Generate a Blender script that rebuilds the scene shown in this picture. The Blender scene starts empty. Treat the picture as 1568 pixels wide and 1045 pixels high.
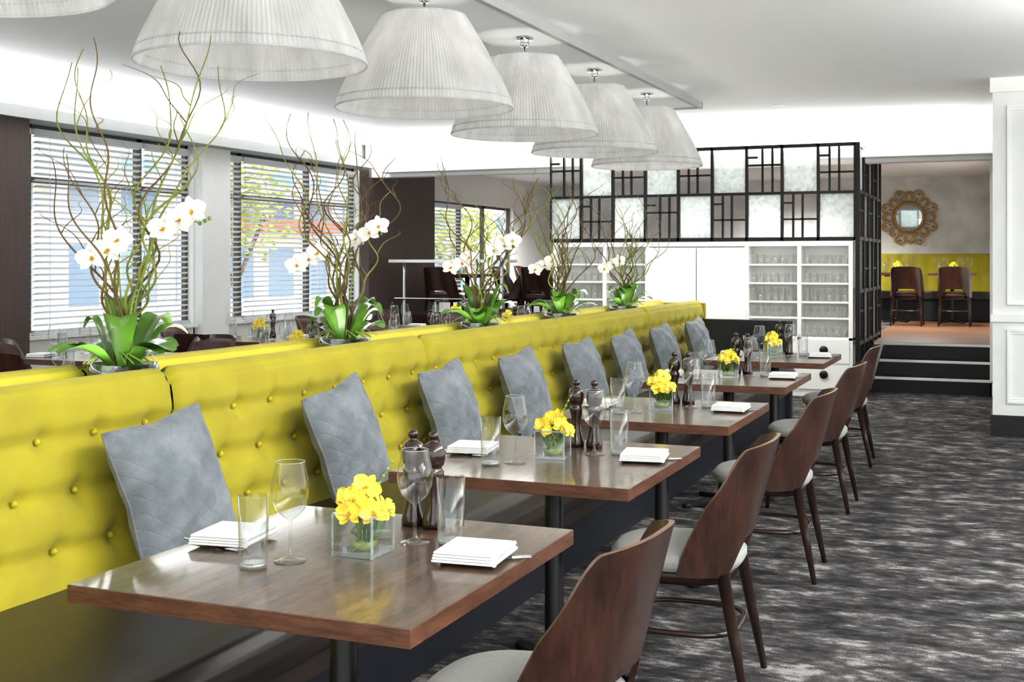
import bpy, math, random
from mathutils import Vector, Matrix
random.seed(7)
S=bpy.context.scene
pi=math.pi
# ------------------------------------------------------------------ materials
def newmat(name):
    m=bpy.data.materials.new(name); m.use_nodes=True
    nt=m.node_tree; b=nt.nodes['Principled BSDF']
    return m,nt,b
def lin(c):
    return tuple(((x/255)/12.92 if x/255<=0.04045 else ((x/255+0.055)/1.055)**2.4) for x in c)+(1,)
def noise(nt,scale=5,detail=4,sc=(1,1,1),rough=.5):
    tc=nt.nodes.new('ShaderNodeTexCoord'); mp=nt.nodes.new('ShaderNodeMapping')
    mp.inputs['Scale'].default_value=sc
    n=nt.nodes.new('ShaderNodeTexNoise'); n.inputs['Scale'].default_value=scale; n.inputs['Detail'].default_value=detail
    n.inputs['Roughness'].default_value=rough
    nt.links.new(tc.outputs['Object'],mp.inputs['Vector']); nt.links.new(mp.outputs['Vector'],n.inputs['Vector'])
    return n
def ramp(nt,src,stops):
    r=nt.nodes.new('ShaderNodeValToRGB'); cr=r.color_ramp
    while len(cr.elements)<len(stops): cr.elements.new(.5)
    for e,(p,c) in zip(cr.elements,stops): e.position=p; e.color=c
    nt.links.new(src,r.inputs['Fac']); return r
def bump(nt,b,src,strength=.2,dist=.01):
    bp=nt.nodes.new('ShaderNodeBump'); bp.inputs['Strength'].default_value=strength; bp.inputs['Distance'].default_value=dist
    nt.links.new(src,bp.inputs['Height']); nt.links.new(bp.outputs['Normal'],b.inputs['Normal'])
def pm(name,c,rough=.5,metal=0,vary=.12,scale=6,sc=(1,1,1),bmp=0,sheen=0,coat=0,spec=.5,detail=4):
    m,nt,b=newmat(name); c=lin(c)
    n=noise(nt,scale,detail,sc)
    lo=tuple(x*(1-vary) for x in c[:3])+(1,); hi=tuple(min(1,x*(1+vary)) for x in c[:3])+(1,)
    r=ramp(nt,n.outputs['Fac'],[(.3,lo),(.7,hi)])
    nt.links.new(r.outputs['Color'],b.inputs['Base Color'])
    b.inputs['Roughness'].default_value=rough; b.inputs['Metallic'].default_value=metal
    b.inputs['Sheen Weight'].default_value=sheen; b.inputs['Coat Weight'].default_value=coat
    b.inputs['Specular IOR Level'].default_value=spec
    if bmp: bump(nt,b,n.outputs['Fac'],bmp,.005)
    return m
M={}
M['wall']=pm('wall_paint',(240,240,238),.7,vary=.02)
M['ceil']=pm('ceiling_paint',(248,249,250),.75,vary=.01)
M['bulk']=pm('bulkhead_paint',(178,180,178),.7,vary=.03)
M['white']=pm('white_lacquer',(244,244,240),.35,vary=.01)
M['brownpanel']=pm('brown_wall_cladding',(84,69,65),.45,vary=.15,scale=3,sc=(1,12,.6))
M['concrete']=pm('plaster_wallpaper',(226,227,225),.7,vary=.2,scale=2.2,bmp=.1,detail=8)
M['black']=pm('black_metal',(24,23,23),.4,metal=.3,vary=.1)
M['blacktrim']=pm('black_plinth',(20,20,22),.4,vary=.1)
M['yellow']=pm('yellow_wool',(166,155,30),.78,vary=.09,scale=5,sheen=.12,bmp=.05)
M['ybtn']=pm('yellow_button',(188,176,44),.6,vary=.05)
M['seatlth']=pm('dark_leather',(52,45,40),.36,vary=.12,scale=9,bmp=.08)
M['basedk']=pm('dark_base_vinyl',(30,32,40),.5,vary=.1)
M['grey']=pm('grey_seat_fabric',(146,146,142),.8,vary=.06,scale=60,bmp=.1,sheen=.1)
M['brownlth']=pm('brown_seat_leather',(74,46,38),.5,vary=.12,scale=10)
M['chrome']=pm('chrome',(215,215,215),.12,metal=1,vary=.03)
M['steel']=pm('steel',(190,190,190),.2,metal=1,vary=.03)
M['gold']=pm('antique_gold',(190,156,98),.38,metal=.4,vary=.2,scale=20)
M['mirror']=pm('mirror_glass',(215,225,225),.03,metal=1,vary=.01)
M['mill']=pm('pepper_mill_wood',(46,27,21),.2,vary=.2,scale=30,coat=.5)
M['linen']=pm('napkin_linen',(236,235,232),.8,vary=.03,scale=80,bmp=.05)
M['twig']=pm('willow_twig',(104,84,50),.7,vary=.35,scale=9)
M['twig2']=pm('willow_twig_green',(126,132,58),.7,vary=.25,scale=9)
M['leaf']=pm('orchid_leaf',(92,136,46),.32,vary=.35,scale=7,coat=.2)
M['stem']=pm('orchid_stem',(120,145,64),.5,vary=.2)
M['pebble']=pm('pebbles',(60,60,58),.4,vary=.5,scale=60)
M['petalw']=pm('white_petal',(240,240,230),.6,vary=.04,scale=20)
M['petaly']=pm('yellow_petal',(240,216,74),.55,vary=.2,scale=30)
M['petalc']=pm('flower_centre',(206,150,34),.5,vary=.2,scale=50)
M['roots']=pm('vase_greenery',(140,152,84),.5,vary=.3,scale=60)
M['frame']=pm('window_frame_dark',(84,80,72),.5,vary=.08)
M['woodfl']=pm('oak_floor',(124,88,66),.4,vary=.2,scale=4,sc=(1,8,1))
M['treeleaf']=pm('tree_leaves',(186,192,108),.7,vary=.35,scale=3)
M['bark']=pm('bark',(130,114,98),.8,vary=.2)
M['street']=pm('pavement',(186,188,190),.8,vary=.08)
def wood(name,dark,light,rough,sc,coat=0,spec=.5,coatr=.12,lo=.38,hi=.62):
    m,nt,b=newmat(name)
    n=noise(nt,3.0,8,sc,.6); n2=noise(nt,14,6,sc,.6)
    mx=nt.nodes.new('ShaderNodeMath'); mx.operation='MULTIPLY_ADD'; mx.inputs[1].default_value=.4
    nt.links.new(n2.outputs['Fac'],mx.inputs[0]); 
    m2=nt.nodes.new('ShaderNodeMath'); m2.operation='MULTIPLY'; m2.inputs[1].default_value=.6
    nt.links.new(n.outputs['Fac'],m2.inputs[0]); nt.links.new(m2.outputs[0],mx.inputs[2])
    r=ramp(nt,mx.outputs[0],[(lo,lin(dark)),(hi,lin(light))])
    nt.links.new(r.outputs['Color'],b.inputs['Base Color'])
    b.inputs['Roughness'].default_value=rough; b.inputs['Coat Weight'].default_value=coat; b.inputs['Coat Roughness'].default_value=coatr
    b.inputs['Specular IOR Level'].default_value=spec
    bump(nt,b,n2.outputs['Fac'],.05,.003)
    return m
M['tabletop']=wood('table_top_wood',(50,38,29),(106,84,66),.3,(14,2,2),coat=.4,spec=.4,coatr=.06)
M['tableedge']=wood('table_edge_wood',(70,43,30),(108,72,52),.4,(3,3,20),coat=.1)
M['walnut']=wood('walnut_ply',(38,22,17),(72,44,33),.28,(6,6,1.2),coat=.4)
M['plyedge']=wood('ply_edge',(88,62,46),(118,88,67),.35,(3,3,20),coat=.2)
M['leg']=wood('walnut_leg',(34,21,17),(56,36,28),.3,(10,10,1.5),coat=.3)
def blindmat():
    m=bpy.data.materials.new('blind_slat'); m.use_nodes=True; nt=m.node_tree; nt.nodes.clear()
    o=nt.nodes.new('ShaderNodeOutputMaterial'); d=nt.nodes.new('ShaderNodeBsdfDiffuse'); t=nt.nodes.new('ShaderNodeBsdfTranslucent')
    n=noise(nt,3,2); r=ramp(nt,n.outputs['Fac'],[(.3,(.82,.84,.86,1)),(.7,(.9,.91,.92,1))])
    nt.links.new(r.outputs[0],d.inputs['Color']); nt.links.new(r.outputs[0],t.inputs['Color'])
    mx=nt.nodes.new('ShaderNodeMixShader'); mx.inputs[0].default_value=.45
    nt.links.new(d.outputs[0],mx.inputs[1]); nt.links.new(t.outputs[0],mx.inputs[2]); nt.links.new(mx.outputs[0],o.inputs['Surface']); return m
M['blind']=blindmat()
def pillowmat():
    m,nt,b=newmat('quilted_velvet')
    tc=nt.nodes.new('ShaderNodeTexCoord')
    outs=[]
    for a in (45,-45):
        mp=nt.nodes.new('ShaderNodeMapping'); mp.inputs['Rotation'].default_value=(0,0,math.radians(a)); mp.inputs['Scale'].default_value=(8,8,8)
        w=nt.nodes.new('ShaderNodeTexWave'); w.inputs['Scale'].default_value=1; w.inputs['Distortion'].default_value=0.3
        nt.links.new(tc.outputs['Object'],mp.inputs['Vector']); nt.links.new(mp.outputs['Vector'],w.inputs['Vector'])
        p=nt.nodes.new('ShaderNodeMath'); p.operation='POWER'; p.inputs[1].default_value=.25
        nt.links.new(w.outputs['Fac'],p.inputs[0]); outs.append(p)
    mi=nt.nodes.new('ShaderNodeMath'); mi.operation='MINIMUM'
    nt.links.new(outs[0].outputs[0],mi.inputs[0]); nt.links.new(outs[1].outputs[0],mi.inputs[1])
    n=noise(nt,9,6); r=ramp(nt,n.outputs['Fac'],[(.3,lin((90,97,102))),(.7,lin((132,138,142)))])
    nt.links.new(r.outputs['Color'],b.inputs['Base Color'])
    b.inputs['Roughness'].default_value=.75; b.inputs['Sheen Weight'].default_value=.25
    bump(nt,b,mi.outputs[0],.4,.006)
    return m
M['pillow']=pillowmat()
def thinglass(name,tint=(1,1,1,1),base=.04,edge=.75,diff=0,diffcol=(.9,.95,.95,1),pw=2.6):
    m=bpy.data.materials.new(name); m.use_nodes=True; nt=m.node_tree; nt.nodes.clear()
    o=nt.nodes.new('ShaderNodeOutputMaterial'); t=nt.nodes.new('ShaderNodeBsdfTransparent'); t.inputs['Color'].default_value=tint
    g=nt.nodes.new('ShaderNodeBsdfGlossy'); g.inputs['Roughness'].default_value=.02; g.inputs['Color'].default_value=(1,1,1,1)
    lw=nt.nodes.new('ShaderNodeLayerWeight'); lw.inputs['Blend'].default_value=.5
    po=nt.nodes.new('ShaderNodeMath'); po.operation='POWER'; po.inputs[1].default_value=pw
    nt.links.new(lw.outputs['Facing'],po.inputs[0])
    mr=nt.nodes.new('ShaderNodeMapRange'); mr.inputs['To Min'].default_value=base; mr.inputs['To Max'].default_value=edge
    nt.links.new(po.outputs[0],mr.inputs['Value'])
    mx=nt.nodes.new('ShaderNodeMixShader'); nt.links.new(mr.outputs[0],mx.inputs[0]); nt.links.new(t.outputs[0],mx.inputs[1]); nt.links.new(g.outputs[0],mx.inputs[2])
    last=mx
    if diff:
        d=nt.nodes.new('ShaderNodeBsdfTranslucent'); d.inputs['Color'].default_value=diffcol
        d2=nt.nodes.new('ShaderNodeBsdfDiffuse'); d2.inputs['Color'].default_value=diffcol
        md=nt.nodes.new('ShaderNodeMixShader'); nt.links.new(d.outputs[0],md.inputs[1]); nt.links.new(d2.outputs[0],md.inputs[2])
        n=noise(nt,25,6); r=nt.nodes.new('ShaderNodeMapRange'); r.inputs['From Min'].default_value=.3; r.inputs['From Max'].default_value=.7
        r.inputs['To Min'].default_value=diff*.6; r.inputs['To Max'].default_value=min(1,diff*1.3)
        nt.links.new(n.outputs['Fac'],r.inputs['Value'])
        m3=nt.nodes.new('ShaderNodeMixShader'); nt.links.new(r.outputs[0],m3.inputs[0]); nt.links.new(mx.outputs[0],m3.inputs[1]); nt.links.new(md.outputs[0],m3.inputs[2]); last=m3
    nt.links.new(last.outputs[0],o.inputs['Surface']); return m
M['glass']=thinglass('clear_glass',(.93,.94,.94,1),.05,.9,pw=3)
M['glassedge']=thinglass('glass_edge',(.8,.86,.84,1),.25,.9,diff=.2)
M['bowl']=thinglass('smoked_glass',(.35,.36,.36,1),.12,.8)
M['textglass']=thinglass('textured_glass_panel',(.96,.98,.97,1),.05,.3,diff=.42)
M['shelfglass']=thinglass('shelf_tumbler_glass',(.95,.96,.955,1),.08,.8,diff=.10,diffcol=(.95,.96,.94,1))
def fabshade():
    m=bpy.data.materials.new('pleated_shade_fabric'); m.use_nodes=True; nt=m.node_tree; nt.nodes.clear()
    o=nt.nodes.new('ShaderNodeOutputMaterial'); d=nt.nodes.new('ShaderNodeBsdfDiffuse'); t=nt.nodes.new('ShaderNodeBsdfTranslucent')
    n=noise(nt,9,3,(1,1,.2)); r=ramp(nt,n.outputs['Fac'],[(.3,lin((208,208,207))),(.7,lin((232,232,231)))])
    nt.links.new(r.outputs[0],d.inputs['Color']); nt.links.new(r.outputs[0],t.inputs['Color'])
    mx=nt.nodes.new('ShaderNodeMixShader'); mx.inputs[0].default_value=.35
    nt.links.new(d.outputs[0],mx.inputs[1]); nt.links.new(t.outputs[0],mx.inputs[2]); nt.links.new(mx.outputs[0],o.inputs['Surface']); return m
M['shade']=fabshade()
def emis(name,c,s):
    m,nt,b=newmat(name); b.inputs['Base Color'].default_value=c; b.inputs['Emission Color'].default_value=c; b.inputs['Emission Strength'].default_value=s; return m
M['bulb']=emis('bulb_glow',(1,.93,.82,1),1.2)
def carpet():
    m,nt,b=newmat('carpet_pattern')
    a=noise(nt,1.0,4,(5.0,8.0,1),.6); c=noise(nt,1.0,4,(14,30,1),.65); f=noise(nt,200,2,(1,1,1),.5); L=noise(nt,1.0,2,(.8,1.6,1),.5)
    def math_(op,x,y):
        k=nt.nodes.new('ShaderNodeMath'); k.operation=op
        for i,q in enumerate((x,y)):
            if isinstance(q,(int,float)): k.inputs[i].default_value=q
            else: nt.links.new(q,k.inputs[i])
        return k.outputs[0]
    s=math_('ADD',math_('MULTIPLY',a.outputs['Fac'],.58),math_('MULTIPLY',c.outputs['Fac'],.42))
    s=math_('ADD',s,math_('MULTIPLY',math_('SUBTRACT',f.outputs['Fac'],.5),.24))
    s=math_('ADD',s,math_('MULTIPLY',math_('SUBTRACT',L.outputs['Fac'],.5),.14))
    r=ramp(nt,s,[(.40,lin((40,39,40))),(.49,lin((66,65,65))),(.55,lin((88,86,86))),(.61,lin((146,143,141)))])
    nt.links.new(r.outputs[0],b.inputs['Base Color']); b.inputs['Roughness'].default_value=.95; b.inputs['Specular IOR Level'].default_value=.1
    bump(nt,b,f.outputs['Fac'],.5,.004)
    return m
M['carpet']=carpet()
def facade():
    m,nt,b=newmat('facade_windows')
    tc=nt.nodes.new('ShaderNodeTexCoord'); sp=nt.nodes.new('ShaderNodeSeparateXYZ'); cb=nt.nodes.new('ShaderNodeCombineXYZ')
    nt.links.new(tc.outputs['Object'],sp.inputs[0]); nt.links.new(sp.outputs['Y'],cb.inputs['X']); nt.links.new(sp.outputs['Z'],cb.inputs['Y'])
    br=nt.nodes.new('ShaderNodeTexBrick'); br.offset=0; br.inputs['Scale'].default_value=1
    br.inputs['Brick Width'].default_value=2.1; br.inputs['Row Height'].default_value=2.2; br.inputs['Mortar Size'].default_value=.38; br.inputs['Mortar Smooth'].default_value=0
    br.inputs['Color1'].default_value=lin((132,160,194)); br.inputs['Color2'].default_value=lin((174,186,196)); br.inputs['Mortar'].default_value=lin((238,230,212))
    nt.links.new(cb.outputs[0],br.inputs['Vector']); nt.links.new(br.outputs['Color'],b.inputs['Base Color']); b.inputs['Roughness'].default_value=.6
    return m
M['facade']=facade()
M['red']=pm('red_brick',(206,122,96),.7,vary=.1)
M['blue']=pm('blue_column_paint',(96,126,176),.6,vary=.1)
# ------------------------------------------------------------------ mesh builder
def frame(n):
    n=Vector(n).normalized(); a=n.cross(Vector((0,0,1)))
    if a.length<1e-3: a=n.cross(Vector((1,0,0)))
    a.normalize(); b=n.cross(a).normalized(); return n,a,b
class MB:
    def __init__(s): s.v=[];s.f=[];s.m=[];s.s=[];s.mats=[]
    def add(s,vs,fs,mat,smooth=False,T=None):
        mt=M[mat]
        if mt not in s.mats: s.mats.append(mt)
        i=s.mats.index(mt); o=len(s.v)
        for v in vs:
            v=Vector(v); s.v.append(tuple(T@v) if T else tuple(v))
        for f in fs: s.f.append([o+k for k in f]); s.m.append(i); s.s.append(smooth)
    def box(s,x0,x1,y0,y1,z0,z1,mat,T=None):
        vs=[(x,y,z) for x in (x0,x1) for y in (y0,y1) for z in (z0,z1)]
        fs=[(0,1,3,2),(4,6,7,5),(0,4,5,1),(2,3,7,6),(0,2,6,4),(1,5,7,3)]
        s.add(vs,fs,mat,False,T)
    def grid(s,fn,nu,nv,mat,cu=False,smooth=True,T=None):
        vs=[fn(u/nu,v/nv) for v in range(nv+1) for u in range(nu if cu else nu+1)]
        w=nu if cu else nu+1; fs=[]
        for v in range(nv):
            for u in range(nu):
                u2=(u+1)%w if cu else u+1
                fs.append((v*w+u,v*w+u2,(v+1)*w+u2,(v+1)*w+u))
        s.add(vs,fs,mat,smooth,T)
    def lathe(s,prof,seg,mat,c=(0,0,0),T=None,smooth=True,sx=1,sy=1):
        n=len(prof)
        vs=[(c[0]+r*math.cos(2*pi*k/seg)*sx,c[1]+r*math.sin(2*pi*k/seg)*sy,c[2]+z) for r,z in prof for k in range(seg)]
        fs=[(i*seg+k,i*seg+(k+1)%seg,(i+1)*seg+(k+1)%seg,(i+1)*seg+k) for i in range(n-1) for k in range(seg)]
        s.add(vs,fs,mat,smooth,T)
    def tube(s,pts,rad,sides,mat,closed=False,T=None):
        pts=[Vector(p) for p in pts]; n=len(pts); vs=[]
        ref=None
        for i,p in enumerate(pts):
            if closed: t=pts[(i+1)%n]-pts[i-1]
            else: t=pts[min(i+1,n-1)]-pts[max(i-1,0)]
            if t.length<1e-9: t=Vector((0,0,1))
            t.normalize()
            if ref is None: _,a,b=frame(t)
            else:
                a=ref-t*ref.dot(t)
                if a.length<1e-4: _,a,b=frame(t)
                a.normalize(); b=t.cross(a)
            ref=a
            r=rad[i] if isinstance(rad,(list,tuple)) else rad
            for k in range(sides):
                an=2*pi*k/sides; vs.append(p+a*math.cos(an)*r+b*math.sin(an)*r)
        fs=[]
        for i in range(n if closed else n-1):
            j=(i+1)%n
            for k in range(sides): fs.append((i*sides+k,i*sides+(k+1)%sides,j*sides+(k+1)%sides,j*sides+k))
        if not closed:
            fs.append(list(range(sides))); fs.append([(n-1)*sides+k for k in range(sides)])
        s.add(vs,fs,mat,True,T)
    def sphere(s,c,r,mat,seg=12,ring=8,sz=1):
        s.lathe([(max(1e-4,r*math.sin(pi*i/ring)),-r*sz*math.cos(pi*i/ring)) for i in range(ring+1)],seg,mat,c)
    def obj(s,name,loc=(0,0,0),rz=0,bevel=0,rot=None,segs=2):
        me=bpy.data.meshes.new(name); me.from_pydata(s.v,[],s.f)
        for m in s.mats: me.materials.append(m)
        me.polygons.foreach_set('material_index',s.m); me.polygons.foreach_set('use_smooth',s.s); me.update()
        o=bpy.data.objects.new(name,me); S.collection.objects.link(o); o.location=loc; o.rotation_euler=rot or (0,0,rz)
        if bevel:
            b=o.modifiers.new('bevel','BEVEL'); b.width=bevel; b.segments=segs; b.limit_method='ANGLE'
        return o
def dup(o,loc,rz=0,scale=None,rot=None,mesh=None):
    n=bpy.data.objects.new(o.name.split('.')[0],mesh or o.data); S.collection.objects.link(n); n.location=loc; n.rotation_euler=rot or (0,0,rz)
    if scale: n.scale=scale
    for m in o.modifiers:
        k=n.modifiers.new(m.name,m.type)
        if m.type=='BEVEL': k.width=m.width; k.segments=m.segments; k.limit_method='ANGLE'
    return n
def sm(a,b,x):
    t=max(0,min(1,(x-a)/(b-a))); return t*t*(3-2*t)
# ------------------------------------------------------------------ room shell
CH=2.95
b=MB(); b.box(-8.0,4.5,-2.5,20.7,-.12,0,'carpet'); b.obj('floor')
b=MB(); b.box(-8.0,4.5,-2.5,13.95,CH,CH+.15,'ceil'); b.box(-8.0,4.5,13.95,20.7,2.8,CH+.15,'ceil'); b.obj('ceiling')
b=MB(); b.box(-7.75,-.15,13.75,13.95,2.52,CH,'wall'); b.obj('trim_header')
b=MB(); b.box(-7.4,-.15,13.45,13.75,2.56,2.58,'wall'); b.box(-7.4,-.15,13.45,13.475,2.58,2.66,'wall'); b.obj('trim_fill_shelf')  # added shelf and lip on the header, hiding the far ceiling fill
b=MB()
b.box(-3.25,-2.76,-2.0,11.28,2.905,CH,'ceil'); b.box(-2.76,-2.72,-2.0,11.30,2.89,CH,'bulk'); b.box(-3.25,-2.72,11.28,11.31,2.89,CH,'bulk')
b.obj('trim_pendant_raft')
WX=-7.8; WH=2.63
b=MB()
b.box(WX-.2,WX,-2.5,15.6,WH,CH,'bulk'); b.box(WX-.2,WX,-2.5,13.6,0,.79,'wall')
for y0,y1 in [(-2.5,.3),(3.2,3.8),(6.2,7.72),(10.25,10.75),(13.65,15.6),(18.9,20.7)]:
    b.box(WX-.2,WX,y0,y1,0,WH if y1<16 else 2.8,'wall')
b.box(WX-.2,WX,15.6,18.9,2.33,2.8,'wall'); b.box(WX-.2,WX,15.6,18.9,0,.95,'wall')
b.obj('wall_left')
b=MB(); b.box(WX,WX+.1,10.27,10.75,0,WH-.01,'wall'); b.obj('trim_window_pier')
b=MB(); b.box(WX,WX+.14,13.68,15.6,0,WH+.02,'brownpanel'); b.box(WX,WX+.2,5.6,7.80,0,WH-.01,'brownpanel'); b.obj('trim_brown_cladding')
b=MB(); b.box(WX,WX+.30,-2.0,13.6,WH-.01,WH+.02,'bulk'); b.box(WX+.27,WX+.30,-2.0,13.6,WH+.02,WH+.09,'bulk'); b.obj('trim_fill_shelf')  # added shelf above the windows, its lip hides the left fill light
b=MB(); b.box(1.5,1.8,-2.0,9.0,2.45,2.48,'wall'); b.box(1.5,1.53,-2.0,9.0,2.48,2.55,'wall'); b.box(1.8,1.84,-2.0,9.0,2.45,CH,'wall'); b.obj('trim_fill_shelf')  # added hanging beam out of view, carries the right fill light
b=MB(); b.box(-8,0.3,20.5,20.7,0,CH,'concrete'); b.obj('wall_back')
b=MB(); b.box(WX+.01,-1.62,14.0,20.5,0,.51,'carpet'); b.box(-1.62,-.15,14.6,20.5,0,.51,'woodfl'); b.obj('floor_raised')
b=MB()
for i,(y0,z) in enumerate([(13.8,.17),(14.08,.34),(14.36,.51)]):
    b.box(-1.46,-.2,y0,14.62,z-.17 if i else 0,z-.025,'blacktrim'); b.box(-1.46,-.2,y0-.01,14.62,z-.025,z,'wall')
b.obj('stair_steps')
b=MB()
for i,(y0,z) in enumerate([(13.8,.17),(14.08,.34)]): b.box(-1.45,-.21,y0+.03,y0+.28,z,z+.004,'blacktrim')
b.box(-1.45,-.21,14.4,14.62,.51,.514,'woodfl'); b.obj('trim_tread')
b=MB(); b.box(-.15,4.5,10.74,13.8,0,CH,'wall'); b.box(-.22,.3,13.8,20.5,0,CH,'wall'); b.obj('wall_right')
b=MB(); b.box(-.165,4.5,10.715,10.74,0,.17,'blacktrim'); b.box(-.165,-.15,10.72,13.8,0,.17,'blacktrim'); b.obj('baseboard_right')
b=MB()
def moulding(b,x0,x1,z0,z1,y):
    for a,w,d in ((0,.018,.022),(.018,.02,.012)):
        X0,X1,Z0,Z1=x0+a,x1-a,z0+a,z1-a
        b.box(X0,X1,y-d,y,Z0,Z0+w,'white'); b.box(X0,X1,y-d,y,Z1-w,Z1,'white')
        b.box(X0,X0+w,y-d,y,Z0+w,Z1-w,'white'); b.box(X1-w,X1,y-d,y,Z0+w,Z1-w,'white')
for x in (-.04,.9,1.84): moulding(b,x,x+.8,1.08,2.72,10.74); moulding(b,x,x+.8,.27,.88,10.74)
b.box(-.165,4.5,10.71,10.74,.94,1.0,'white'); b.box(-.17,4.5,10.7,10.74,2.83,CH,'white'); b.obj('trim_panel_moulding')
def window(name,y0,y1,z0,z1,mull,trans):
    b=MB(); x=WX-.12; w=.04
    b.box(x,x+.05,y0,y1,z0,z0+w,'frame'); b.box(x,x+.05,y0,y1,z1-w,z1,'frame')
    b.box(x,x+.05,y0,y0+w,z0,z1,'frame'); b.box(x,x+.05,y1-w,y1,z0,z1,'frame')
    for m in mull: b.box(x,x+.05,m-.035,m+.035,z0,z1,'frame')
    if trans: b.box(x,x+.045,y0,y1,trans-.025,trans+.025,'frame')
    b.box(WX-.02,WX+.06,y0,y1,z0-.03,z0+.002,'white')
    b.obj(name)
window('window_1',7.72,10.25,.79,WH,[8.06,9.5],2.15)
window('window_2',10.75,13.65,.79,WH,[11.15,12.55],2.15)
window('window_3',15.6,18.9,.95,2.33,[16.9,17.8],None)
window('added_window_4',3.8,6.2,.79,WH,[5.1],2.15)  # out of view, added to let daylight in
window('added_window_5',.3,3.2,.79,WH,[1.7],2.15)  # second unseen window, added for more daylight
def blind(y0,y1,z0,z1):
    b=MB(); z=z1-.06; x=WX-.035
    b.box(x-.02,x+.02,y0,y1,z1-.05,z1,'blind')
    while z>z0+.03:
        T=Matrix.Translation((x,0,z))@Matrix.Rotation(math.radians(-24),4,'Y')
        b.box(-.022,.022,y0+.01,y1-.01,-.0012,.0012,'blind',T); z-=.055
    for y in (y0+.2,y1-.2): b.box(x-.003,x,y-.003,y+.003,z0+.02,z1,'blind')
    b.box(x-.02,x+.02,y0,y1,z0+.005,z0+.03,'blind')
    b.obj('venetian_blind')
zt=WH-.04
blind(7.75,8.04,.79,zt); blind(8.08,9.48,.79,zt); blind(9.52,10.22,.79,zt); blind(10.78,11.13,.79,zt); blind(11.17,12.53,.79,zt); blind(12.57,13.62,.79,zt); blind(15.65,16.88,1.0,2.3)
# exterior
b=MB(); b.box(-60,-8.1,-30,60,-1.2,-1.0,'street'); b.obj('street_ground')
b=MB(); b.box(-23,-20,-10,60,-1,9,'facade')
for y in range(-9,60,6): b.box(-20,-19.8,y,y+.5,-1,9,'blue' if y%12==3 else 'white')
b.box(-20,-19.3,-10,60,3.2,3.6,'white'); b.box(-20.05,-19.7,10,17.5,-1,1.3,'red'); b.box(-20.05,-19.2,27,33,2.3,2.6,'red')
b.obj('building_facade')
def tree(loc,h,r,seed):
    rnd=random.Random(seed); b=MB()
    b.tube([(0,0,0),(.05,.03,h*.3),(0,0,h*.6)],[.14,.1,.06],7,'bark')
    for k in range(6):
        a=k*1.05; b.tube([(0,0,h*.4),(.5*r*math.cos(a),.5*r*math.sin(a),h*.75)],[.05,.02],5,'bark')
    for k in range(900):
        d=Vector((rnd.gauss(0,1),rnd.gauss(0,1),rnd.gauss(0,1))).normalized()*r*rnd.uniform(.3,1)
        c=Vector((0,0,h*.8))+Vector((d.x,d.y,d.z*.9)); n,a,bb=frame((rnd.gauss(0,1),rnd.gauss(0,1),rnd.gauss(0,1))); q=.1
        b.add([c+a*q,c+bb*q*.5,c-a*q,c-bb*q*.5],[(0,1,2,3)],'treeleaf')
    b.obj('street_tree',loc)
tree((-16,22.5,-1),4.6,1.5,1); tree((-15.5,33,-1),4,1.6,3)
# ------------------------------------------------------------------ banquette
panels=[-.5,1.45,3.4,5.35,7.3,9.25,11.1]
PROF=[(-2.56,.45),(-2.585,.55),(-2.605,.65),(-2.625,.75),(-2.645,.85),(-2.66,.95),(-2.67,1.02),(-2.685,1.055),(-2.71,1.072),(-2.735,1.072),(-2.76,1.055),(-2.77,1.02),(-2.77,.92)]
def profpt(t):
    k=t*(len(PROF)-1); i=min(int(k),len(PROF)-2); f=k-i
    return PROF[i][0]*(1-f)+PROF[i+1][0]*f, PROF[i][1]*(1-f)+PROF[i+1][1]*f
def make_back(b,mirror=False,ys=panels,tuft=True):
    for y0,y1 in zip(ys[:-1],ys[1:]):
        L=y1-y0-.012; rows=[.58,.74,.90]; nb=8; sp=L/nb
        btn=[(y0+sp*(k+.5 if r%2==0 else k+1),z) for r,z in enumerate(rows) for k in range(nb if r%2==0 else nb-1)]
        def fn(u,v):
            y=y0+.006+u*L; x,z=profpt(v); d=0.0
            if tuft and z<1.03 and x>-2.7:
                for rz in rows: d-=.024*math.exp(-((z-rz)/.022)**2)
                for (by,bz) in btn:
                    rr=((y-by)**2+(z-bz)**2)
                    if rr<.02: d-=.022*math.exp(-rr/(.036**2))
                for r,rz in enumerate(rows):
                    ph=(y-y0)/sp+(0 if r%2 else .5)
                    w=abs(ph-round(ph))*sp
                    d-=.012*math.exp(-(w/.02)**2)*math.exp(-((z-rz)/.05)**2)
                d+=.008+.004*math.sin(y*9+z*7)*math.sin(z*23+y*3)
            e=min(u*L,(1-u)*L)
            er=.03*(1-min(1,e/.035))**2
            x+=d-er*.7 if x>-2.72 else er*.5
            z-=er*.5 if z>1.0 else 0
            if mirror: x=-5.8-x
            return (x,y,z)
        b.grid(fn,110,60,'yellow')
        if tuft and not mirror:
            for by,bz in btn:
                xs=[p for p in PROF if p[1]<=bz]; x=xs[-1][0]-.2*(bz-xs[-1][1])-.028
                b.sphere((x,by,bz),.011,'ybtn',8,5)
b=MB(); make_back(b)
b.box(-2.76,-2.69,-.5,11.08,.0,.95,'yellow')
SP=[(-2.6,.30),(-1.86,.30),(-1.815,.33),(-1.80,.38),(-1.805,.43),(-1.83,.465),(-1.88,.482),(-2.1,.488),(-2.6,.478)]
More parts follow.
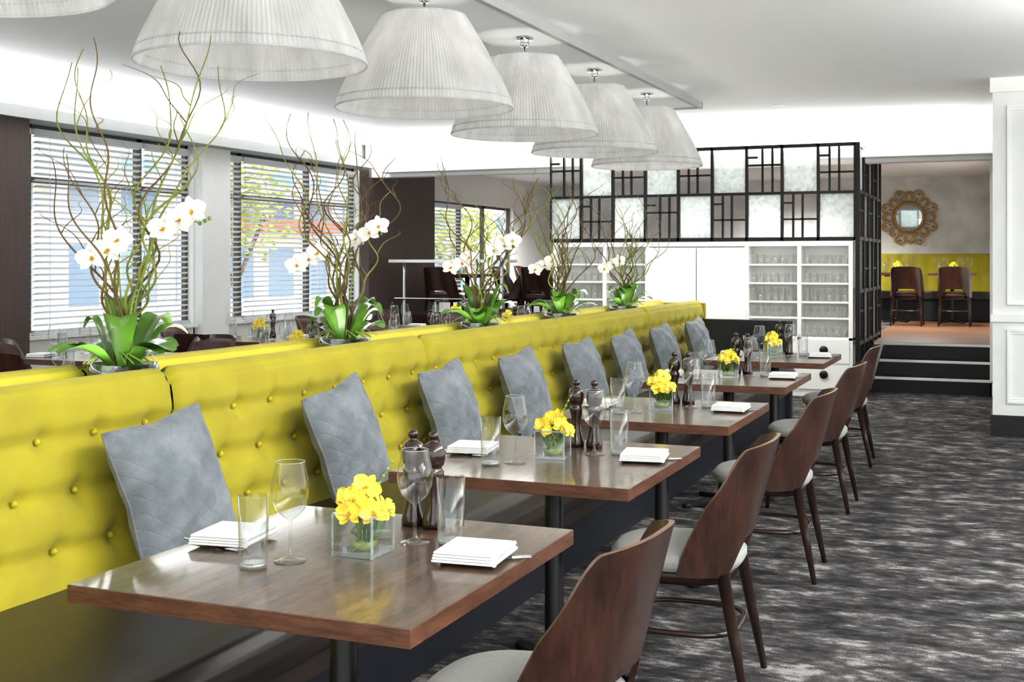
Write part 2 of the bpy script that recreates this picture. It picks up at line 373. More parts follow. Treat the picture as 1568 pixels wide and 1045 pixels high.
for y0,y1 in zip(panels[:-1],panels[1:]):
    def fn(u,v):
        k=v*(len(SP)-1); i=min(int(k+1e-6),len(SP)-2); f=k-i
        return (SP[i][0]*(1-f)+SP[i+1][0]*f,y0+.004+u*(y1-y0-.008),SP[i][1]*(1-f)+SP[i+1][1]*f)
    b.grid(fn,4,32,'seatlth')
    vs=[(p[0],y,p[1]) for y in (y0+.004,y1-.004) for p in SP]; n=len(SP); b.add(vs,[list(range(n)),list(range(n,2*n))],'seatlth')
b.box(-2.6,-1.90,-.48,11.08,0,.30,'basedk'); 
b.box(-2.6,-1.86,-.49,11.09,.24,.30,'seatlth')
b.obj('banquette')
b=MB(); make_back(b,True,[-.5,3.4,7.3,11.1],False); b.box(-3.16,-3.04,-.5,11.08,0,.95,'yellow'); b.box(-3.95,-3.2,-.5,11.08,.28,.47,'seatlth'); b.box(-3.9,-3.2,-.5,11.08,0,.28,'basedk'); b.obj('banquette')
b=MB(); b.box(-3.025,-2.775,-.5,11.1,0,1.01,'white'); b.obj('planter_ledge',bevel=.004)
b=MB(); b.box(-3.95,-1.85,11.1,11.16,0,.9,'basedk'); b.box(-3.15,-2.65,11.1,11.16,.9,1.05,'yellow'); b.obj('banquette_end_panel',bevel=.01)
# ------------------------------------------------------------------ pillows
def pillow():
    b=MB(); N=22
    for s in (1,-1):
        def fn(u,v):
            x=2*u-1; y=2*v-1
            k=(max(0,1-x*x)*max(0,1-y*y))**.42
            px=x*.215*(1-.09*(1-abs(y))**1.5*abs(x)); py=y*.23*(1-.09*(1-abs(x))**1.5*abs(y))
            wr=.006*math.sin(9*x+5*y)*k+.005*math.sin(14*y-6*x)*k
            return (px,py,s*(.082*k+wr))
        b.grid(fn,N,N,'pillow')
    pts=[]
    for i in range(4*16):
        q=i//16; t=(i%16)/16*2-1
        x,y=[(t,-1),(1,t),(-t,1),(-1,-t)][q]
        pts.append((x*.215*(1-.09*(1-abs(y))**1.5*abs(x)),y*.23*(1-.09*(1-abs(x))**1.5*abs(y)),0))
    b.tube(pts,.004,5,'pillow',closed=True)
    return b.obj('throw_pillow')
P0=None
for i,(y,ya,ti,sp) in enumerate([(3.13,-6,17,7),(4.22,-2,16,10),(5.20,-2,17,6),(6.14,-3,16,6),(7.15,-5,17,3),(8.08,-3,15,7),(9.04,-3,16,4),(10.1,-3,15,5)]):
    R=Matrix.Rotation(math.radians(ya),4,'Z')@Matrix.Rotation(math.radians(-ti),4,'Y')@Matrix.Rotation(math.radians(sp),4,'X')@Matrix(((0,0,1,0),(1,0,0,0),(0,1,0,0),(0,0,0,1)))
    e=R.to_euler(); loc=(-2.455,y,.722)
    if P0 is None: P0=pillow(); P0.location=loc; P0.rotation_euler=e
    else: dup(P0,loc,rot=e)
# ------------------------------------------------------------------ dining tables
def table():
    b=MB(); w,l=.41,.455
    b.box(-w,w,-l,l,.712,.7495,'tableedge'); b.box(-w+.001,w-.001,-l+.001,l-.001,.7485,.7505,'tabletop')
    b.box(-.2,.2,-.2,.2,.695,.712,'black')
    b.lathe([(.0001,.70),(.033,.70),(.033,.06),(.06,.045),(.0001,.045)],20,'black')
    for a in range(4):
        T=Matrix.Rotation(a*pi/2+pi/4,4,'Z')
        b.add([(0,-.035,.055),(0,.035,.055),(.30,.022,.02),(.30,-.022,.02),(0,-.035,.02),(0,.035,.02),(.30,.022,.005),(.30,-.022,.005)],[(0,1,2,3),(4,7,6,5),(0,3,7,4),(1,5,6,2),(3,2,6,7)],'black',T=T)
        b.lathe([(.0001,.0),(.028,.0),(.028,.022),(.0001,.026)],12,'black',T=T@Matrix.Translation((.285,0,0)))
    return b.obj('dining_table',bevel=.002)
TB=[(-1.45,2.47),(-1.48,3.96),(-1.50,5.44),(-1.55,7.10),(-1.58,8.75)]
T0=table(); T0.location=(TB[0][0],TB[0][1],0)
for x,y in TB[1:]: dup(T0,(x,y,0))
# ------------------------------------------------------------------ dining chair (front = -x)
def chair():
    b=MB()
    def se(phi,a,bb,n=2.7):
        c,s=math.cos(phi),math.sin(phi); return (a*abs(c)**(2/n)*(1 if c>=0 else -1), bb*abs(s)**(2/n)*(1 if s>=0 else -1))
    rings=[(.01,.487),(.5,.486),(.8,.481),(.93,.472),(1,.455),(1,.435),(.96,.42)]
    def fn(u,v):
        k=v*(len(rings)-1); i=min(int(k+1e-6),len(rings)-2); f=k-i
        r=rings[i][0]*(1-f)+rings[i+1][0]*f; z=rings[i][1]*(1-f)+rings[i+1][1]*f
        x,y=se(u*2*pi,.225*r,.225*r); return (x-.02,y,z)
    b.grid(fn,40,18,'grey',cu=True)
    def fa(u,v):
        z=[.42,.42,.375,.375][int(round(v*3))]; r=[.9,.95,.9,.01][int(round(v*3))]; x,y=se(u*2*pi,.215*r,.22*r); return (x-.02,y,z)
    b.grid(fa,40,3,'leg',cu=True)
    PH=math.radians(68)
    def shell(off):
        def f(u,v):
            ph=(2*u-1)*PH; ap=abs(math.degrees(ph))
            zt=.85-.02*(ap/45)**2 if ap<45 else .83-.19*((ap-45)/23)**1.6
            zb=.53-.12*sm(14,40,ap)
            z=zb+(zt-zb)*v
            a=.205-off+.27*(z-.45)*max(0,math.cos(ph))**.2; bb=.245-off-.015*(z-.45)
            x,y=se(ph,a,bb,3.2)
            x-=.09*sm(45,68,ap)*(1-sm(.42,.75,z))
            return (x+.005,y,z)
        return f
    NU,NV=56,16
    fo=shell(0); fi=shell(.013)
    b.grid(fo,NU,NV,'walnut'); b.grid(fi,NU,NV,'walnut')
    for v in (0,1): b.grid(lambda u,w:tuple(Vector(fo(u,v)).lerp(Vector(fi(u,v)),w)),NU,1,'plyedge' if v else 'walnut')
    for u in (0,1): b.grid(lambda w,v:tuple(Vector(fo(u,v)).lerp(Vector(fi(u,v)),w)),1,NV,'plyedge')
    fp=shell(.03)
    def pad(u,v):
        uu=.5+(u-.5)*.84; vv=.10+.80*v
        e=min(u,1-u,v,1-v); k=min(1,e/.08); a=Vector(fi(uu,vv)); c=Vector(fp(uu,vv)); return tuple(a.lerp(c,math.sqrt(k)))
    b.grid(pad,34,14,'grey')
    for sx in (-1,1):
        for sy in (-1,1):
            p0=Vector((sx*.165-.005,sy*.185,.42)); p1=Vector((sx*.215-.005+(.03 if sx>0 else 0),sy*.21,0))
            b.tube([p0,p0.lerp(p1,.5),p1],[.022,.018,.011],12,'leg')
    pts=[]
    for k in range(40):
        x,y=se(k/40*2*pi,.192,.197,3.2); pts.append((x,y,.215))
    b.tube(pts,.010,8,'leg',closed=True)
    return b.obj('dining_chair')
C0=chair(); C0.location=(-1.02,2.58,0); C0.rotation_euler=(0,0,math.radians(-2))
CB=C0.data.copy(); CB.name='dining_chair_brown'
for i,m in enumerate(CB.materials):
    if m==M['grey']: CB.materials[i]=M['brownlth']
for x,y,a in [(-1.04,4.07,3),(-1.06,5.68,2),(-1.10,7.28,0),(-1.16,8.92,3)]: dup(C0,(x,y,0),math.radians(a))
# ------------------------------------------------------------------ tabletop things
def wine():
    b=MB(); p=[(.0001,.004),(.036,.002),(.037,.0005),(.036,.0035),(.02,.006),(.006,.012),(.0042,.03),(.004,.085),(.006,.095),(.018,.103),(.033,.118),(.042,.14),(.0445,.16),(.042,.185),(.036,.212),(.0335,.228)]
    b.lathe(p,32,'glass'); b.tube([(.0335*math.cos(k*pi/14),.0335*math.sin(k*pi/14),.228) for k in range(28)],.0009,4,'glassedge',closed=True); return b.obj('wine_glass')
def tumbler():
    b=MB(); b.lathe([(.0001,.014),(.028,.014),(.031,.02),(.0335,.16)],28,'glass'); b.lathe([(.0001,.001),(.030,.001),(.032,.01),(.0352,.163),(.0335,.163)],28,'glass')
    b.lathe([(.0001,.013),(.029,.013),(.0305,.004),(.0001,.002)],24,'glassedge'); return b.obj('water_glass')
def mill():
    b=MB(); b.lathe([(.0001,0),(.030,0),(.031,.015),(.027,.03),(.023,.045),(.019,.07),(.018,.095),(.021,.12),(.026,.135),(.027,.145),(.022,.152),(.0205,.157),(.026,.163),(.030,.18),(.030,.198),(.024,.214),(.012,.222),(.007,.226),(.012,.231),(.014,.239),(.010,.247),(.0001,.25)],24,'mill')
    return b.obj('pepper_mill')
def napkin():
    b=MB()
    for i in range(4):
        z=.006*i; dx=.002*i
        b.box(-.075+dx*.5,.075-dx,-.085+dx,.085-dx,z+.0003,z+.0055,'linen')
    b.tube([(.074,-.083,.006),(.074,.083,.006)],.0056,8,'linen'); b.tube([(.072,-.081,.018),(.072,.081,.018)],.0056,8,'linen')
    return b.obj('folded_napkin',bevel=.0018)
def cutlery():
    b=MB()
    b.add([(-.006,-.11,.001),(.006,-.11,.001),(.005,0,.001),(-.005,0,.001),(-.006,-.11,.005),(.006,-.11,.005),(.005,0,.005),(-.005,0,.005)],[(0,3,2,1),(4,5,6,7),(0,1,5,4),(1,2,6,5),(3,0,4,7)],'steel')
    b.add([(-.008,0,.004),(.006,0,.004),(.009,.06,.004),(.004,.11,.004),(-.004,.09,.004)],[(0,1,2,3,4)],'steel')
    o=.022
    b.tube([(o,-.11,.0045),(o,-.02,.0045),(o,.03,.0045)],[.0035,.0025,.003],6,'steel')
    b.add([(o-.004,.03,.004),(o+.004,.03,.004),(o+.011,.055,.004),(o-.011,.055,.004)],[(0,1,2,3)],'steel')
    for k in range(4): b.tube([(o-.009+.006*k,.055,.004),(o-.009+.006*k,.10,.005)],[.0018,.001],5,'steel')
    return b.obj('cutlery_set')
def petal(b,c,n,d,L,W,mat,cup=.15):
    n=Vector(n).normalized(); d=(Vector(d)-n*Vector(d).dot(n)).normalized(); s=n.cross(d)
    def fn(u,v):
        x=(2*u-1); w=W*math.sin(pi*min(1,(.12+.86*v)))**.6*.5
        return tuple(Vector(c)+d*(L*v)+s*(x*w)+n*(cup*L*(v*v)*.7+ .12*W*x*x))
    b.grid(fn,4,5,mat)
def flower(b,c,n,size,mp,mc,roll=0):
    n,a,bb=frame(n); up=Vector((0,0,1)); up=(up-n*up.dot(n))
    if up.length<.2: up=bb
    up.normalize(); side=n.cross(up)
    def dr(ang): ang=math.radians(ang)+roll; return up*math.cos(ang)+side*math.sin(ang)
    for an in (0,130,230): petal(b,c,n,dr(an),size*.52,size*.34,mp,.05)
    for an in (78,-78): petal(b,Vector(c)+n*.002,n,dr(an),size*.55,size*.58,mp,.12)
    petal(b,Vector(c)+n*.004,(n+up*.6),dr(180),size*.26,size*.16,mc,.8)
    b.sphere(Vector(c)+n*.005,size*.06,mc,6,4)
def vase(seed):
    rnd=random.Random(seed); b=MB(); h=.052; H=.098
    for (x0,x1,y0,y1) in [(-h,h,-h,-h+.004),(-h,h,h-.004,h),(-h,-h+.004,-h,h),(h-.004,h,-h,h)]:
        b.box(x0,x1,y0,y1,.0005,H,'glass')
    b.box(-h,h,-h,h,.0005,.010,'glassedge')
    for sx in (-1,1):
        for sy in (-1,1): b.box(sx*h-.0022,sx*h+.0022,sy*h-.0022,sy*h+.0022,.0005,H,'glassedge')
        b.box(-h,h,sx*h-.0022,sx*h+.0022,H-.002,H+.002,'glassedge'); b.box(sx*h-.0022,sx*h+.0022,-h,h,H-.002,H+.002,'glassedge')
    for k in range(18):
        a=rnd.uniform(0,6.28); r=rnd.uniform(.005,.04); a2=a+rnd.uniform(1,4)
        b.tube([(r*math.cos(a),r*math.sin(a),.012),(.03*math.cos(a2),.03*math.sin(a2),.05),(.03*math.cos(a),.03*math.sin(a),.10)],.0022,5,'roots')
    for k in range(7):
        a=rnd.uniform(0,6.28); petal(b,(.01*math.cos(a),.01*math.sin(a),.02),(math.cos(a),math.sin(a),.3),(math.cos(a+1),math.sin(a+1),1.2),.08,.035,'leaf',.2)
    b.lathe([(.0001,.012),(.03,.012),(.036,.03),(.0001,.035)],10,'roots')
    for k in range(9):
        a=k*2.4+rnd.uniform(-.4,.4); r=.055*math.sqrt((k+.3)/9); z=.148-.045*(r/.052)**2+rnd.uniform(-.016,.014)
        c=Vector((r*math.cos(a),r*math.sin(a),z)); n=Vector((math.cos(a)*r*24+rnd.uniform(-.5,.5),math.sin(a)*r*24-.4,.3+rnd.uniform(-.2,.4)))
        flower(b,c,n,.068,'petaly','petalc',rnd.uniform(-.7,.7))
        b.tube([(r*.3*math.cos(a),r*.3*math.sin(a),.05),tuple(c-n.normalized()*.01)],.002,4,'stem')
    b.tube([(.01,0,.1),(.03,.01,.15),(.05,.03,.2),(.065,.05,.235)],[.0018,.0015,.001,.0006],4,'stem')
    for k in range(4): b.sphere((.035+.007*k,.014+.008*k,.165+.016*k),.0045,'stem',6,4)
    return b.obj('flower_vase')
protos={}
def put(kind,x,y,z,rz=0,idx=0):
    if kind not in protos:
        o={'wine':wine,'tumbler':tumbler,'mill':mill,'napkin':napkin,'cutlery':cutlery,'vase':lambda:vase(3),'vase2':lambda:vase(8)}[kind]()
        o.location=(x,y,z); o.rotation_euler=(0,0,rz); protos[kind]=o; return o
    return dup(protos[kind],(x,y,z),rz)
ZT=.7508
for i,(x,y) in enumerate(TB):
    r=random.Random(i+40); j=lambda:r.uniform(-.008,.008) if i else 0
    s=0 if i==0 else 1
    put('tumbler',x-.125-.02*s+j(),y-.185-.03*s+j(),ZT); put('wine',x-.083+j(),y-.10-.05*s+j(),ZT)
    put('vase' if i%2==0 else 'vase2',x+.035-.045*s+j(),y+.03-.02*s,ZT,.12*i)
    put('wine',x+.10+j(),y+.17-.04*s+j(),ZT); put('tumbler',x+.185+j(),y+.195-.03*s+j(),ZT)
    put('mill',x+.005-.02*s,y+.345-.07*s,ZT); put('mill',x+.07-.015*s,y+.335-.06*s,ZT,1)
    put('cutlery',x-.325,y-.03,ZT,math.radians(-105)); put('napkin',x-.315,y+.005,ZT+.0085,math.radians(8+j()*900))
    put('cutlery',x+.325,y+.10,ZT,math.radians(-62)); put('napkin',x+.305,y+.07,ZT+.0085,math.radians(5+j()*900))
# ------------------------------------------------------------------ pendant lamps
def pendant():
    b=MB(); R=.48; H=.50; K=150
    def rad(t): return R-.255*(t**1.22)
    def fn(u,v):
        k=u*K*2*pi; a=u*2*pi
        r=rad(v)+.0055*math.sin(k)*(1-.4*v)+.0015*math.sin(a*37+2)
        return (r*math.cos(a),r*math.sin(a),v*H)
    b.grid(fn,K*4,10,'shade',cu=True)
    for t,w in ((0,.005),(1,.004)):
        b.tube([(rad(t)*math.cos(2*pi*k/64),rad(t)*math.sin(2*pi*k/64),t*H) for k in range(64)],w,6,'shade',closed=True)
    b.tube([(1.003*rad(.09)*math.cos(2*pi*k/64),1.003*rad(.09)*math.sin(2*pi*k/64),.09*H) for k in range(64)],.0035,6,'shade',closed=True)
    for k in range(3):
        a=k*2*pi/3; b.tube([(0,0,H-.01),(rad(1)*math.cos(a),rad(1)*math.sin(a),H-.002)],.003,5,'steel')
    b.tube([(0,0,H-.12),(0,0,H+.137)],.009,10,'chrome')
    b.lathe([(.0001,H+.075),(.028,H+.075),(.03,H+.09),(.03,H+.134),(.0001,H+.134)],20,'chrome')
    b.lathe([(.0001,H+.118),(.055,H+.118),(.06,H+.134)],20,'chrome')
    b.sphere((0,0,H-.17),.045,'bulb',14,8)
    return b.obj('pendant_lamp')
LY=[2.70,4.27,5.88,7.34,8.77,10.2]
L0=None
for y in LY:
    if L0 is None: L0=pendant(); L0.location=(-2.95,y,2.27)
    else: dup(L0,(-2.95,y,2.27),y)
    l=bpy.data.lights.new('pendant_bulb_light','POINT'); l.energy=3; l.color=(1,.97,.93); l.shadow_soft_size=.06
    lo=bpy.data.objects.new('pendant_bulb_light',l); lo.location=(-2.95,y,2.52); S.collection.objects.link(lo)
# ------------------------------------------------------------------ orchids with willow
def orchid(loc,seed,sc=1.0,fl=None):
    rnd=random.Random(seed); b=MB()
    b.lathe([(.0001,.0),(.10,.0),(.118,.01),(.122,.035),(.118,.068),(.114,.068),(.116,.035),(.11,.012),(.0001,.008)],32,'bowl')
    for k in range(70):
        a=rnd.uniform(0,6.28); r=.1*math.sqrt(rnd.random()); b.sphere((r*math.cos(a),r*math.sin(a),.02+rnd.random()*.03),rnd.uniform(.009,.015),'pebble',6,4,.7)
    b.lathe([(.0001,.055),(.108,.05)],20,'pebble')
    for k in range(12):
        a=k*2.4+rnd.uniform(-.3,.3); L=rnd.uniform(.17,.25); W=rnd.uniform(.085,.115); rise=rnd.choice([.7,1.1,1.5,1.9])+rnd.uniform(-.1,.1)
        d=Vector((math.cos(a),math.sin(a),0)); s=Vector((-math.sin(a),math.cos(a),0))
        c0=Vector((.05*math.cos(a),.05*math.sin(a),.055))
        def fn(u,v):
            x=2*u-1; t=v; w=W*.5*(math.sin(pi*min(1,.05+.88*t**1.35))**.75)
            out=L*(t*.75+.25*t*t)*max(.35,1.25-rise*.4); up=L*(rise*t-.6*rise*t*t*t)
            return tuple(c0+d*out+s*(x*w)+Vector((0,0,up+abs(x)*w*.3)))
        b.grid(fn,6,10,'leaf')
    for k in range(16):
        a=rnd.uniform(0,6.28); r=rnd.uniform(.09,.17); b.tube([(.03*math.cos(a),.03*math.sin(a),.06),(r*.6*math.cos(a),r*.6*math.sin(a),.11),(r*math.cos(a+.3),r*math.sin(a+.3),.075)],[.004,.003,.002],5,'stem')
    for k in range(14):
        a=rnd.uniform(0,6.28); H=rnd.uniform(.75,1.22)*sc; sp=rnd.uniform(.06,.36); N=46
        p1,p2,p3,p4=[rnd.uniform(0,6.28) for _ in range(4)]; f1=rnd.uniform(2.2,4); f2=rnd.uniform(5,8); am=rnd.uniform(.02,.045)
        pts=[];rad=[]
        def P(t):
            s=sp*sm(.15,1,t)
            g=min(1,t*3)
            return Vector((.03*math.cos(a)+s*math.cos(a)+g*am*(math.sin(f1*2*pi*t*.6+p1)+.5*math.sin(f2*pi*t+p2)), .03*math.sin(a)+s*math.sin(a)+g*am*(math.sin(f1*2*pi*t*.6+p3)+.5*math.sin(f2*pi*t+p4)), .04+H*t))
        for i in range(N+1): t=i/N; pts.append(P(t)); rad.append(.0062*(1-.7*t))
        mt='twig' if rnd.random()<.65 else 'twig2'
        b.tube(pts,rad,5,mt)
        for q in range(3):
            t0=rnd.uniform(.3,.85); o=P(t0); an=rnd.uniform(0,6.28); L=rnd.uniform(.12,.3); ph=rnd.uniform(0,6)
            pp=[o+Vector((math.cos(an)*L*.7*s+.025*math.sin(7*s+ph)*s, math.sin(an)*L*.7*s+.025*math.cos(6*s+ph)*s, L*s*(1-.3*s))) for s in [i/12 for i in range(13)]]
            b.tube(pp,[.0028*(1-.75*i/12) for i in range(13)],4,mt)
    for (dx,dy,dz) in (fl or [(-.09,-.05,.42),(.16,0,.52)]):
        pts=[(0,0,.06),(dx*.2,dy*.2,dz*.5),(dx*.55,dy*.5,dz*.95),(dx*.9,dy,dz*1.03),(dx*1.25,dy*1.2,dz*.98)]
        b.tube(pts,[.004,.0035,.003,.0025,.002],6,'stem')
        for q,(ox,oz) in enumerate([(0,0),(-.065,-.03),(.06,.03)]):
            flower(b,(dx+ox,dy-.02-.01*q,dz+oz),(.35+rnd.uniform(-.4,.4),-1,rnd.uniform(-.1,.35)),.10,'petalw','petalc',rnd.uniform(-.3,.3))
        for q in range(3): b.sphere((dx*1.25+.02*q*(1 if dx>0 else -1),dy*1.2,dz*.98+.008*q),.008,'stem',6,4)
    b.obj('orchid_planter',loc)
for i,y in enumerate([3.42,4.95,6.52,7.90,9.38]):
    orchid((-2.9,y,1.011),20+i,[1.0,.95,.85,.8,.78][i],[[(.0,-.06,.47),(.26,.0,.57)],[(-.15,-.05,.44),(.13,.02,.56)],None,[(-.1,-.04,.4)],[(-.08,-.04,.4)]][i])
# ------------------------------------------------------------------ lattice screen and cabinet
b=MB(); X0,X1,Y0=-4.94,-1.52,13.1; w=.017
b.box(X0,X1,Y0-.025,Y0+.025,1.655,1.695,'black'); b.box(X0,X1,Y0-.025,Y0+.025,2.655,2.69,'black'); b.box(X0,X1,Y0-.02,Y0+.02,2.155,2.185,'black')
n=9; cw=(X1-X0)/n
for i in range(n+1): b.box(X0+i*cw-w if i else X0,X0+i*cw+w*.6 if i<n else X1,Y0-.025,Y0+.025,1.66,2.69,'black')
def cell(b,P,u0,u1,z0,z1,lat,flip):
    if lat:
        for f in ((.3,.56) if not flip else (.44,.72)):
            u=u0+(u1-u0)*f; P(u-.010,u+.010,z0,z1)
        zz=z0+(z1-z0)*(.62 if flip else .42); P(u0,u1,zz-.010,zz+.010)
        zz=z0+(z1-z0)*.8; P(u0+(u1-u0)*.0,u0+(u1-u0)*.3,zz-.010,zz+.010)
Pf=lambda a,c,z0,z1:b.box(a,c,Y0-.018,Y0+.018,z0,z1,'black')
for i in range(n):
    for r,(z0,z1) in enumerate([(1.695,2.155),(2.185,2.655)]):
        a=X0+i*cw; lat=((n-1-i)+r)%2==1
        if lat: cell(b,Pf,a,a+cw,z0,z1,True,i%3==0)
        else: b.box(a+.02,a+cw-.02,Y0-.004,Y0+.004,z0,z1,'textglass')
Xs=X1; ny=5; cy=(15.3-Y0)/ny
for i in range(ny+1): b.box(Xs,Xs+.045,Y0+i*cy-.02,Y0+i*cy+.025,0 if Y0+i*cy<14.5 else .512,2.69,'black')
for z in (.55,1.1,1.66,2.155,2.65): b.box(Xs,Xs+.04,Y0,15.3,z,z+.04,'black')
Ps=lambda a,c,z0,z1:b.box(Xs+.005,Xs+.035,a,c,z0,z1,'black')
for i in range(ny):
    for r,(z0,z1) in enumerate([(.59,1.1),(1.14,1.66),(1.7,2.155),(2.19,2.65)]):
        a=Y0+i*cy
        if (i+r)%2==0: cell(b,Ps,a,a+cy,z0,z1,True,i%2==0)
        else: b.box(Xs+.016,Xs+.022,a+.02,a+cy-.02,z0,z1,'textglass')
b.obj('lattice_screen')
b=MB(); a0,a1=-4.9,-1.545; yf,yb=13.08,13.5; ym=13.36
cols=[(-4.86,-4.3),(-4.26,-3.79),(-2.65,-2.12),(-2.08,-1.59)]; doors=[(-3.77,-3.22),(-3.21,-2.67)]
SH=[.66,.83,1.0,1.20,1.40,1.60]
b.box(a0,a1,ym,yb,0,1.65,'white'); b.box(a0,a1,yf,yb,1.60,1.652,'white'); b.box(a0,a1,yf,yb,0,.63,'white')
for x in (-4.88,-4.28,-3.78,-2.66,-2.10,-1.567): b.box(x-.022,x+.022,yf,yb,.6,1.6,'white')
for c0,c1 in cols:
    for z in SH[1:-1]: b.box(c0-.02,c1+.02,yf+.01,yb,z-.01,z+.01,'white')
for c0,c1 in doors: b.box(c0,c1,yf-.015,yf+.02,.64,1.59,'white')
for c0,c1 in doors+[(-4.86,-4.3),(-4.27,-3.79),(-2.65,-2.12),(-2.10,-1.58)]:
    b.box(c0,c1,yf-.018,yf,.36,.61,'white'); b.box(c0,c1,yf-.018,yf,.08,.34,'white')
    m=(c0+c1)/2
    for z in (.5,.24): b.lathe([(.0001,0),(.04,0),(.045,.015),(.02,.03),(.0001,.03)],14,'black',T=Matrix.Translation((m,yf-.02,z))@Matrix.Rotation(pi/2,4,'X'))
b.box(a0,a1,yf+.02,yb,0,.07,'blacktrim')
b.obj('sideboard_cabinet',bevel=.002)
b=MB()
rnd=random.Random(5)
for c0,c1 in cols:
    for k,z in enumerate(SH[:-1]):
        hgt=.10 if k!=2 else .14; r=.028; z0=z+(.01 if k else -.03)+.002
        for row in (0,1):
            x=c0+.05+.03*row
            while x<c1-.03:
                if k in (0,1):
                    b.lathe([(.0001,.002),(.024,.002),(.003,.01),(.003,.045),(.02,.06),(.027,.085),(.022,.115)],10,'shelfglass',(x,yf+.07+row*.11,z0))
                else: b.lathe([(.0001,.003),(r*.8,.003),(r,hgt)],10,'shelfglass',(x,yf+.07+row*.11,z0))
                x+=.078
b.obj('shelf_glassware')
# ------------------------------------------------------------------ back area furniture
b=MB()
def fb(u,v):
    y,z=[(20.2,.95),(20.22,1.1),(20.25,1.3),(20.27,1.5),(20.3,1.55),(20.38,1.56),(20.44,1.5)][int(round(v*6))]
    return (-2.6+u*2.35,y-.012*abs(math.sin(u*12*pi)),z)
b.grid(fb,96,6,'yellow'); b.box(-2.6,-.25,20.28,20.48,.512,1.5,'yellow'); b.box(-2.6,-.25,19.72,20.28,.85,.97,'seatlth'); b.box(-2.6,-.25,19.78,20.28,.512,.85,'basedk'); b.obj('wall_bench',bevel=.01)
for x in (-1.75,-.95):
    dup(T0,(x+.12,19.25,.512),scale=(.8,.8,1)); 
    for q in (-.22,-.1,.12,.24): dup(protos['wine'],(x+.12+q,19.2,1.263)); 
    for q in (-.2,.15): dup(protos['tumbler'],(x+.15+q,19.35,1.263))
dup(protos['vase'],(-1.62,19.3,1.263),scale=(1,1,1)); dup(protos['vase2'],(-.82,19.3,1.263))
for x,y in [(-1.40,18.3),(-.76,18.4)]: dup(C0,(x,y,.512),math.radians(-90),mesh=CB)
for x,y in [(-7.1,15.5),(-5.9,16.0),(-4.9,17.6),(-6.5,18.3),(-3.6,18.9)]:
    dup(T0,(x,y,.512)); dup(C0,(x+.70,y,.512),0,mesh=CB)
    if x>-7: dup(C0,(x-.70,y,.512),pi,mesh=CB)
    dup(C0,(x,y-.74,.512),-pi/2,mesh=CB)
    for q in (-.2,.15): dup(protos['wine'],(x+q,y-.1,1.263)); dup(protos['tumbler'],(x+q+.07,y+.1,1.263))
b=MB(); b.box(-7.55,-5.85,14.0,14.3,1.42,1.46,'white'); 
for x in (-7.4,-6.0): b.tube([(x,14.15,.51),(x,14.15,1.42)],.025,12,'chrome')
b.tube([(-7.5,14.08,.95),(-5.9,14.08,.95)],.012,8,'chrome'); b.obj('counter_rail',bevel=.003)
for k,(x,y) in enumerate([(-6.2,7.0),(-6.2,9.1),(-6.1,11.2),(-6.1,13.0),(-4.85,5.6),(-4.85,7.6),(-4.85,9.6),(-4.85,11.6),(-6.2,5.0)]):
    dup(T0,(x,y,0))
    if x<-5:
        dup(C0,(x-.72,y+.03,0),pi+.1,mesh=CB); dup(C0,(x,y-.76,0),-pi/2+.15,mesh=CB)
        if k!=8: dup(C0,(x+.3,y+.80,0),pi/2,mesh=CB)
    for q in (-1,1):
        dup(protos['wine'],(x+.2*q,y-.12*q,ZT)); dup(protos['wine'],(x+.1*q,y+.3*q,ZT)); dup(protos['tumbler'],(x+.25*q,y+.06*q,ZT)); dup(protos['napkin'],(x+.27*q,y+.24*q,ZT+.001),.1)
    dup(protos['mill'],(x,y+.2,ZT)); 
    if k%2: dup(protos['vase'],(x,y,ZT))
# ornate mirror
b=MB(); R90=Matrix.Rotation(pi/2,4,'X')
b.lathe([(.0001,.0),(.2,.0),(.215,.0)],48,'mirror',T=Matrix.Translation((0,-.03,0))@R90)
def ring(r,w,cx=0,cz=0,a0=0,a1=2*pi,y=-.03,n=40,mat='gold'):
    pts=[(cx+r*math.cos(a0+(a1-a0)*k/n),y,cz+r*math.sin(a0+(a1-a0)*k/n)) for k in range(n if a1-a0>6.2 else n+1)]
    b.tube(pts,w,7,mat,closed=a1-a0>6.2)
ring(.222,.022); ring(.26,.010)
for k in range(8):
    a=k*pi/4; ring(.075,.014,.335*math.cos(a),.335*math.sin(a),n=22)
    ring(.038,.012,.335*math.cos(a),.335*math.sin(a),a-2.2,a+2.2,n=16)
    a+=pi/8
    ring(.07,.015,.385*math.cos(a),.385*math.sin(a),a-2.4,a+2.4,n=20); b.sphere((.40*math.cos(a),-.03,.40*math.sin(a)),.026,'gold',8,6)
    b.tube([(.25*math.cos(a),-.03,.25*math.sin(a)),(.34*math.cos(a),-.03,.34*math.sin(a))],.012,6,'gold')
b.obj('ornate_mirror',(-1.54,20.5,2.15))
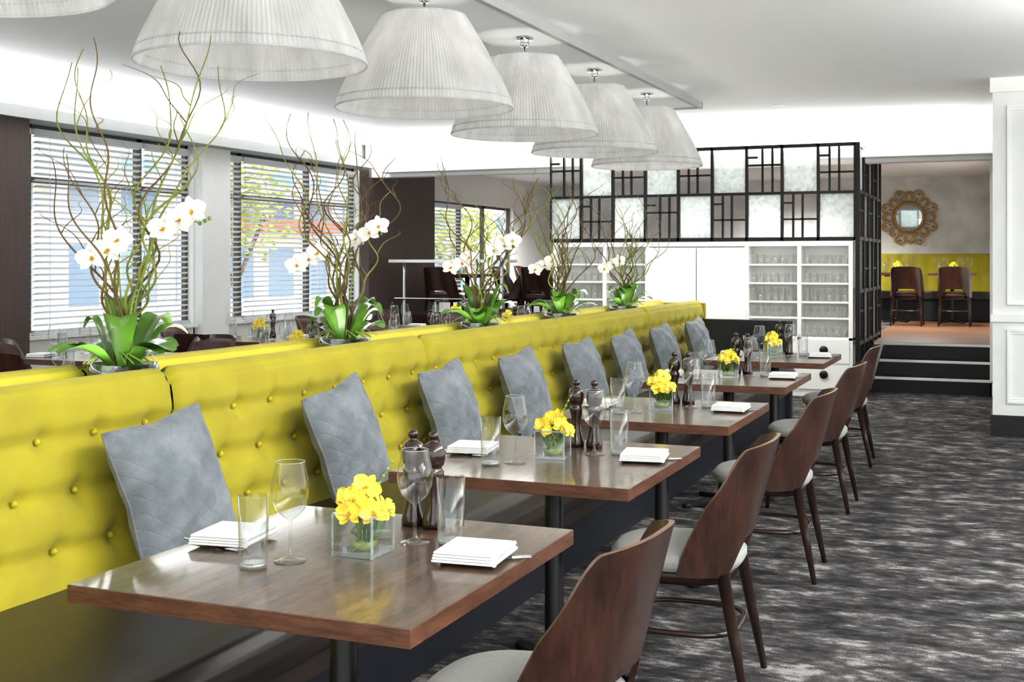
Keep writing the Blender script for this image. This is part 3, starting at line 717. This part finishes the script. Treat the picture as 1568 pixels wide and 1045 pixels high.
# ------------------------------------------------------------------ lights
w=bpy.data.worlds.new('World'); S.world=w; w.use_nodes=True
bg=w.node_tree.nodes['Background']; bg.inputs['Color'].default_value=(.95,.98,1,1); bg.inputs['Strength'].default_value=2.5
def area(name,loc,d,sx,sy,e,col=(1,1,1)):
    l=bpy.data.lights.new(name,'AREA'); l.shape='RECTANGLE'; l.size=sx; l.size_y=sy; l.energy=e; l.color=col
    o=bpy.data.objects.new(name,l); o.location=loc; S.collection.objects.link(o)
    z=-Vector(d).normalized(); y=Vector((0,1,0)) if abs(z.y)<.9 else Vector((1,0,0)); x=y.cross(z).normalized(); y=z.cross(x)
    o.rotation_euler=Matrix((x,y,z)).transposed().to_euler()
area('ceiling_fill',(WX+.12,5.8,WH+.06),(1,0,.25),.06,15.4,290,(.98,.99,1))  # added fill that brightens the ceiling from the window side
area('ceiling_fill',(1.68,3.0,2.52),(-1,0,.32),.06,9.5,620,(1,.99,.975))  # added fill outside the frame, brightens the ceiling from the right
area('ceiling_fill',(-3.8,13.65,2.62),(0,-1,.22),.06,6.8,170,(1,.99,.975))  # added fill for the dim far part of the ceiling
area('ledge_fill',(-2.9,5.3,1.0125),(0,0,1),.10,11,42,(1,.99,.97))  # added fill hidden between the banquette backs, lifts the ceiling evenly
area('cabinet_top_fill',(-3.2,13.35,1.68),(0,0,1),3.0,.2,14,(1,.98,.95))  # added fill behind the lattice for the ceiling and header there
def fill_spot(x,y,z,e,sz=.5):  # added fill spot with a made-up glowing disc fixture
    b=MB(); b.lathe([(.0001,-.002),(.04,-.002),(.045,-.008),(.055,-.008),(.058,0)],20,'white'); b.lathe([(.0001,-.003),(.038,-.003)],16,'bulb'); b.obj('fill_spot_disc',(x,y,z))
    l=bpy.data.lights.new('fill_spot','SPOT'); l.energy=e; l.spot_size=math.radians(150); l.spot_blend=.8; l.shadow_soft_size=.15; l.color=(1,.98,.95)
    o=bpy.data.objects.new('fill_spot_lamp',l); o.location=(x,y,z-.02); S.collection.objects.link(o)
for x,y in [(-1.2,17.5),(-4.5,17),(-6.5,18),(-3.2,19.2)]: fill_spot(x,y,2.8,520)  # added to brighten the raised back area
for x,y in [(-2.1,11.8),(-4.2,11.8)]: fill_spot(x,y,CH,230)  # added to brighten the cabinet front and shelves
# ------------------------------------------------------------------ camera
th=math.atan(766/1850)
cam=bpy.data.cameras.new('cam'); co=bpy.data.objects.new('camera',cam); S.collection.objects.link(co)
co.location=(0,0,1.44); co.rotation_euler=(pi/2,0,th); cam.sensor_width=36; cam.lens=36*1850/1568; cam.shift_y=-122.5/1568; cam.clip_end=200; cam.clip_start=.05
S.camera=co
S.view_settings.view_transform='Standard'; S.view_settings.look='None'; S.view_settings.exposure=0.25; S.view_settings.gamma=0.88
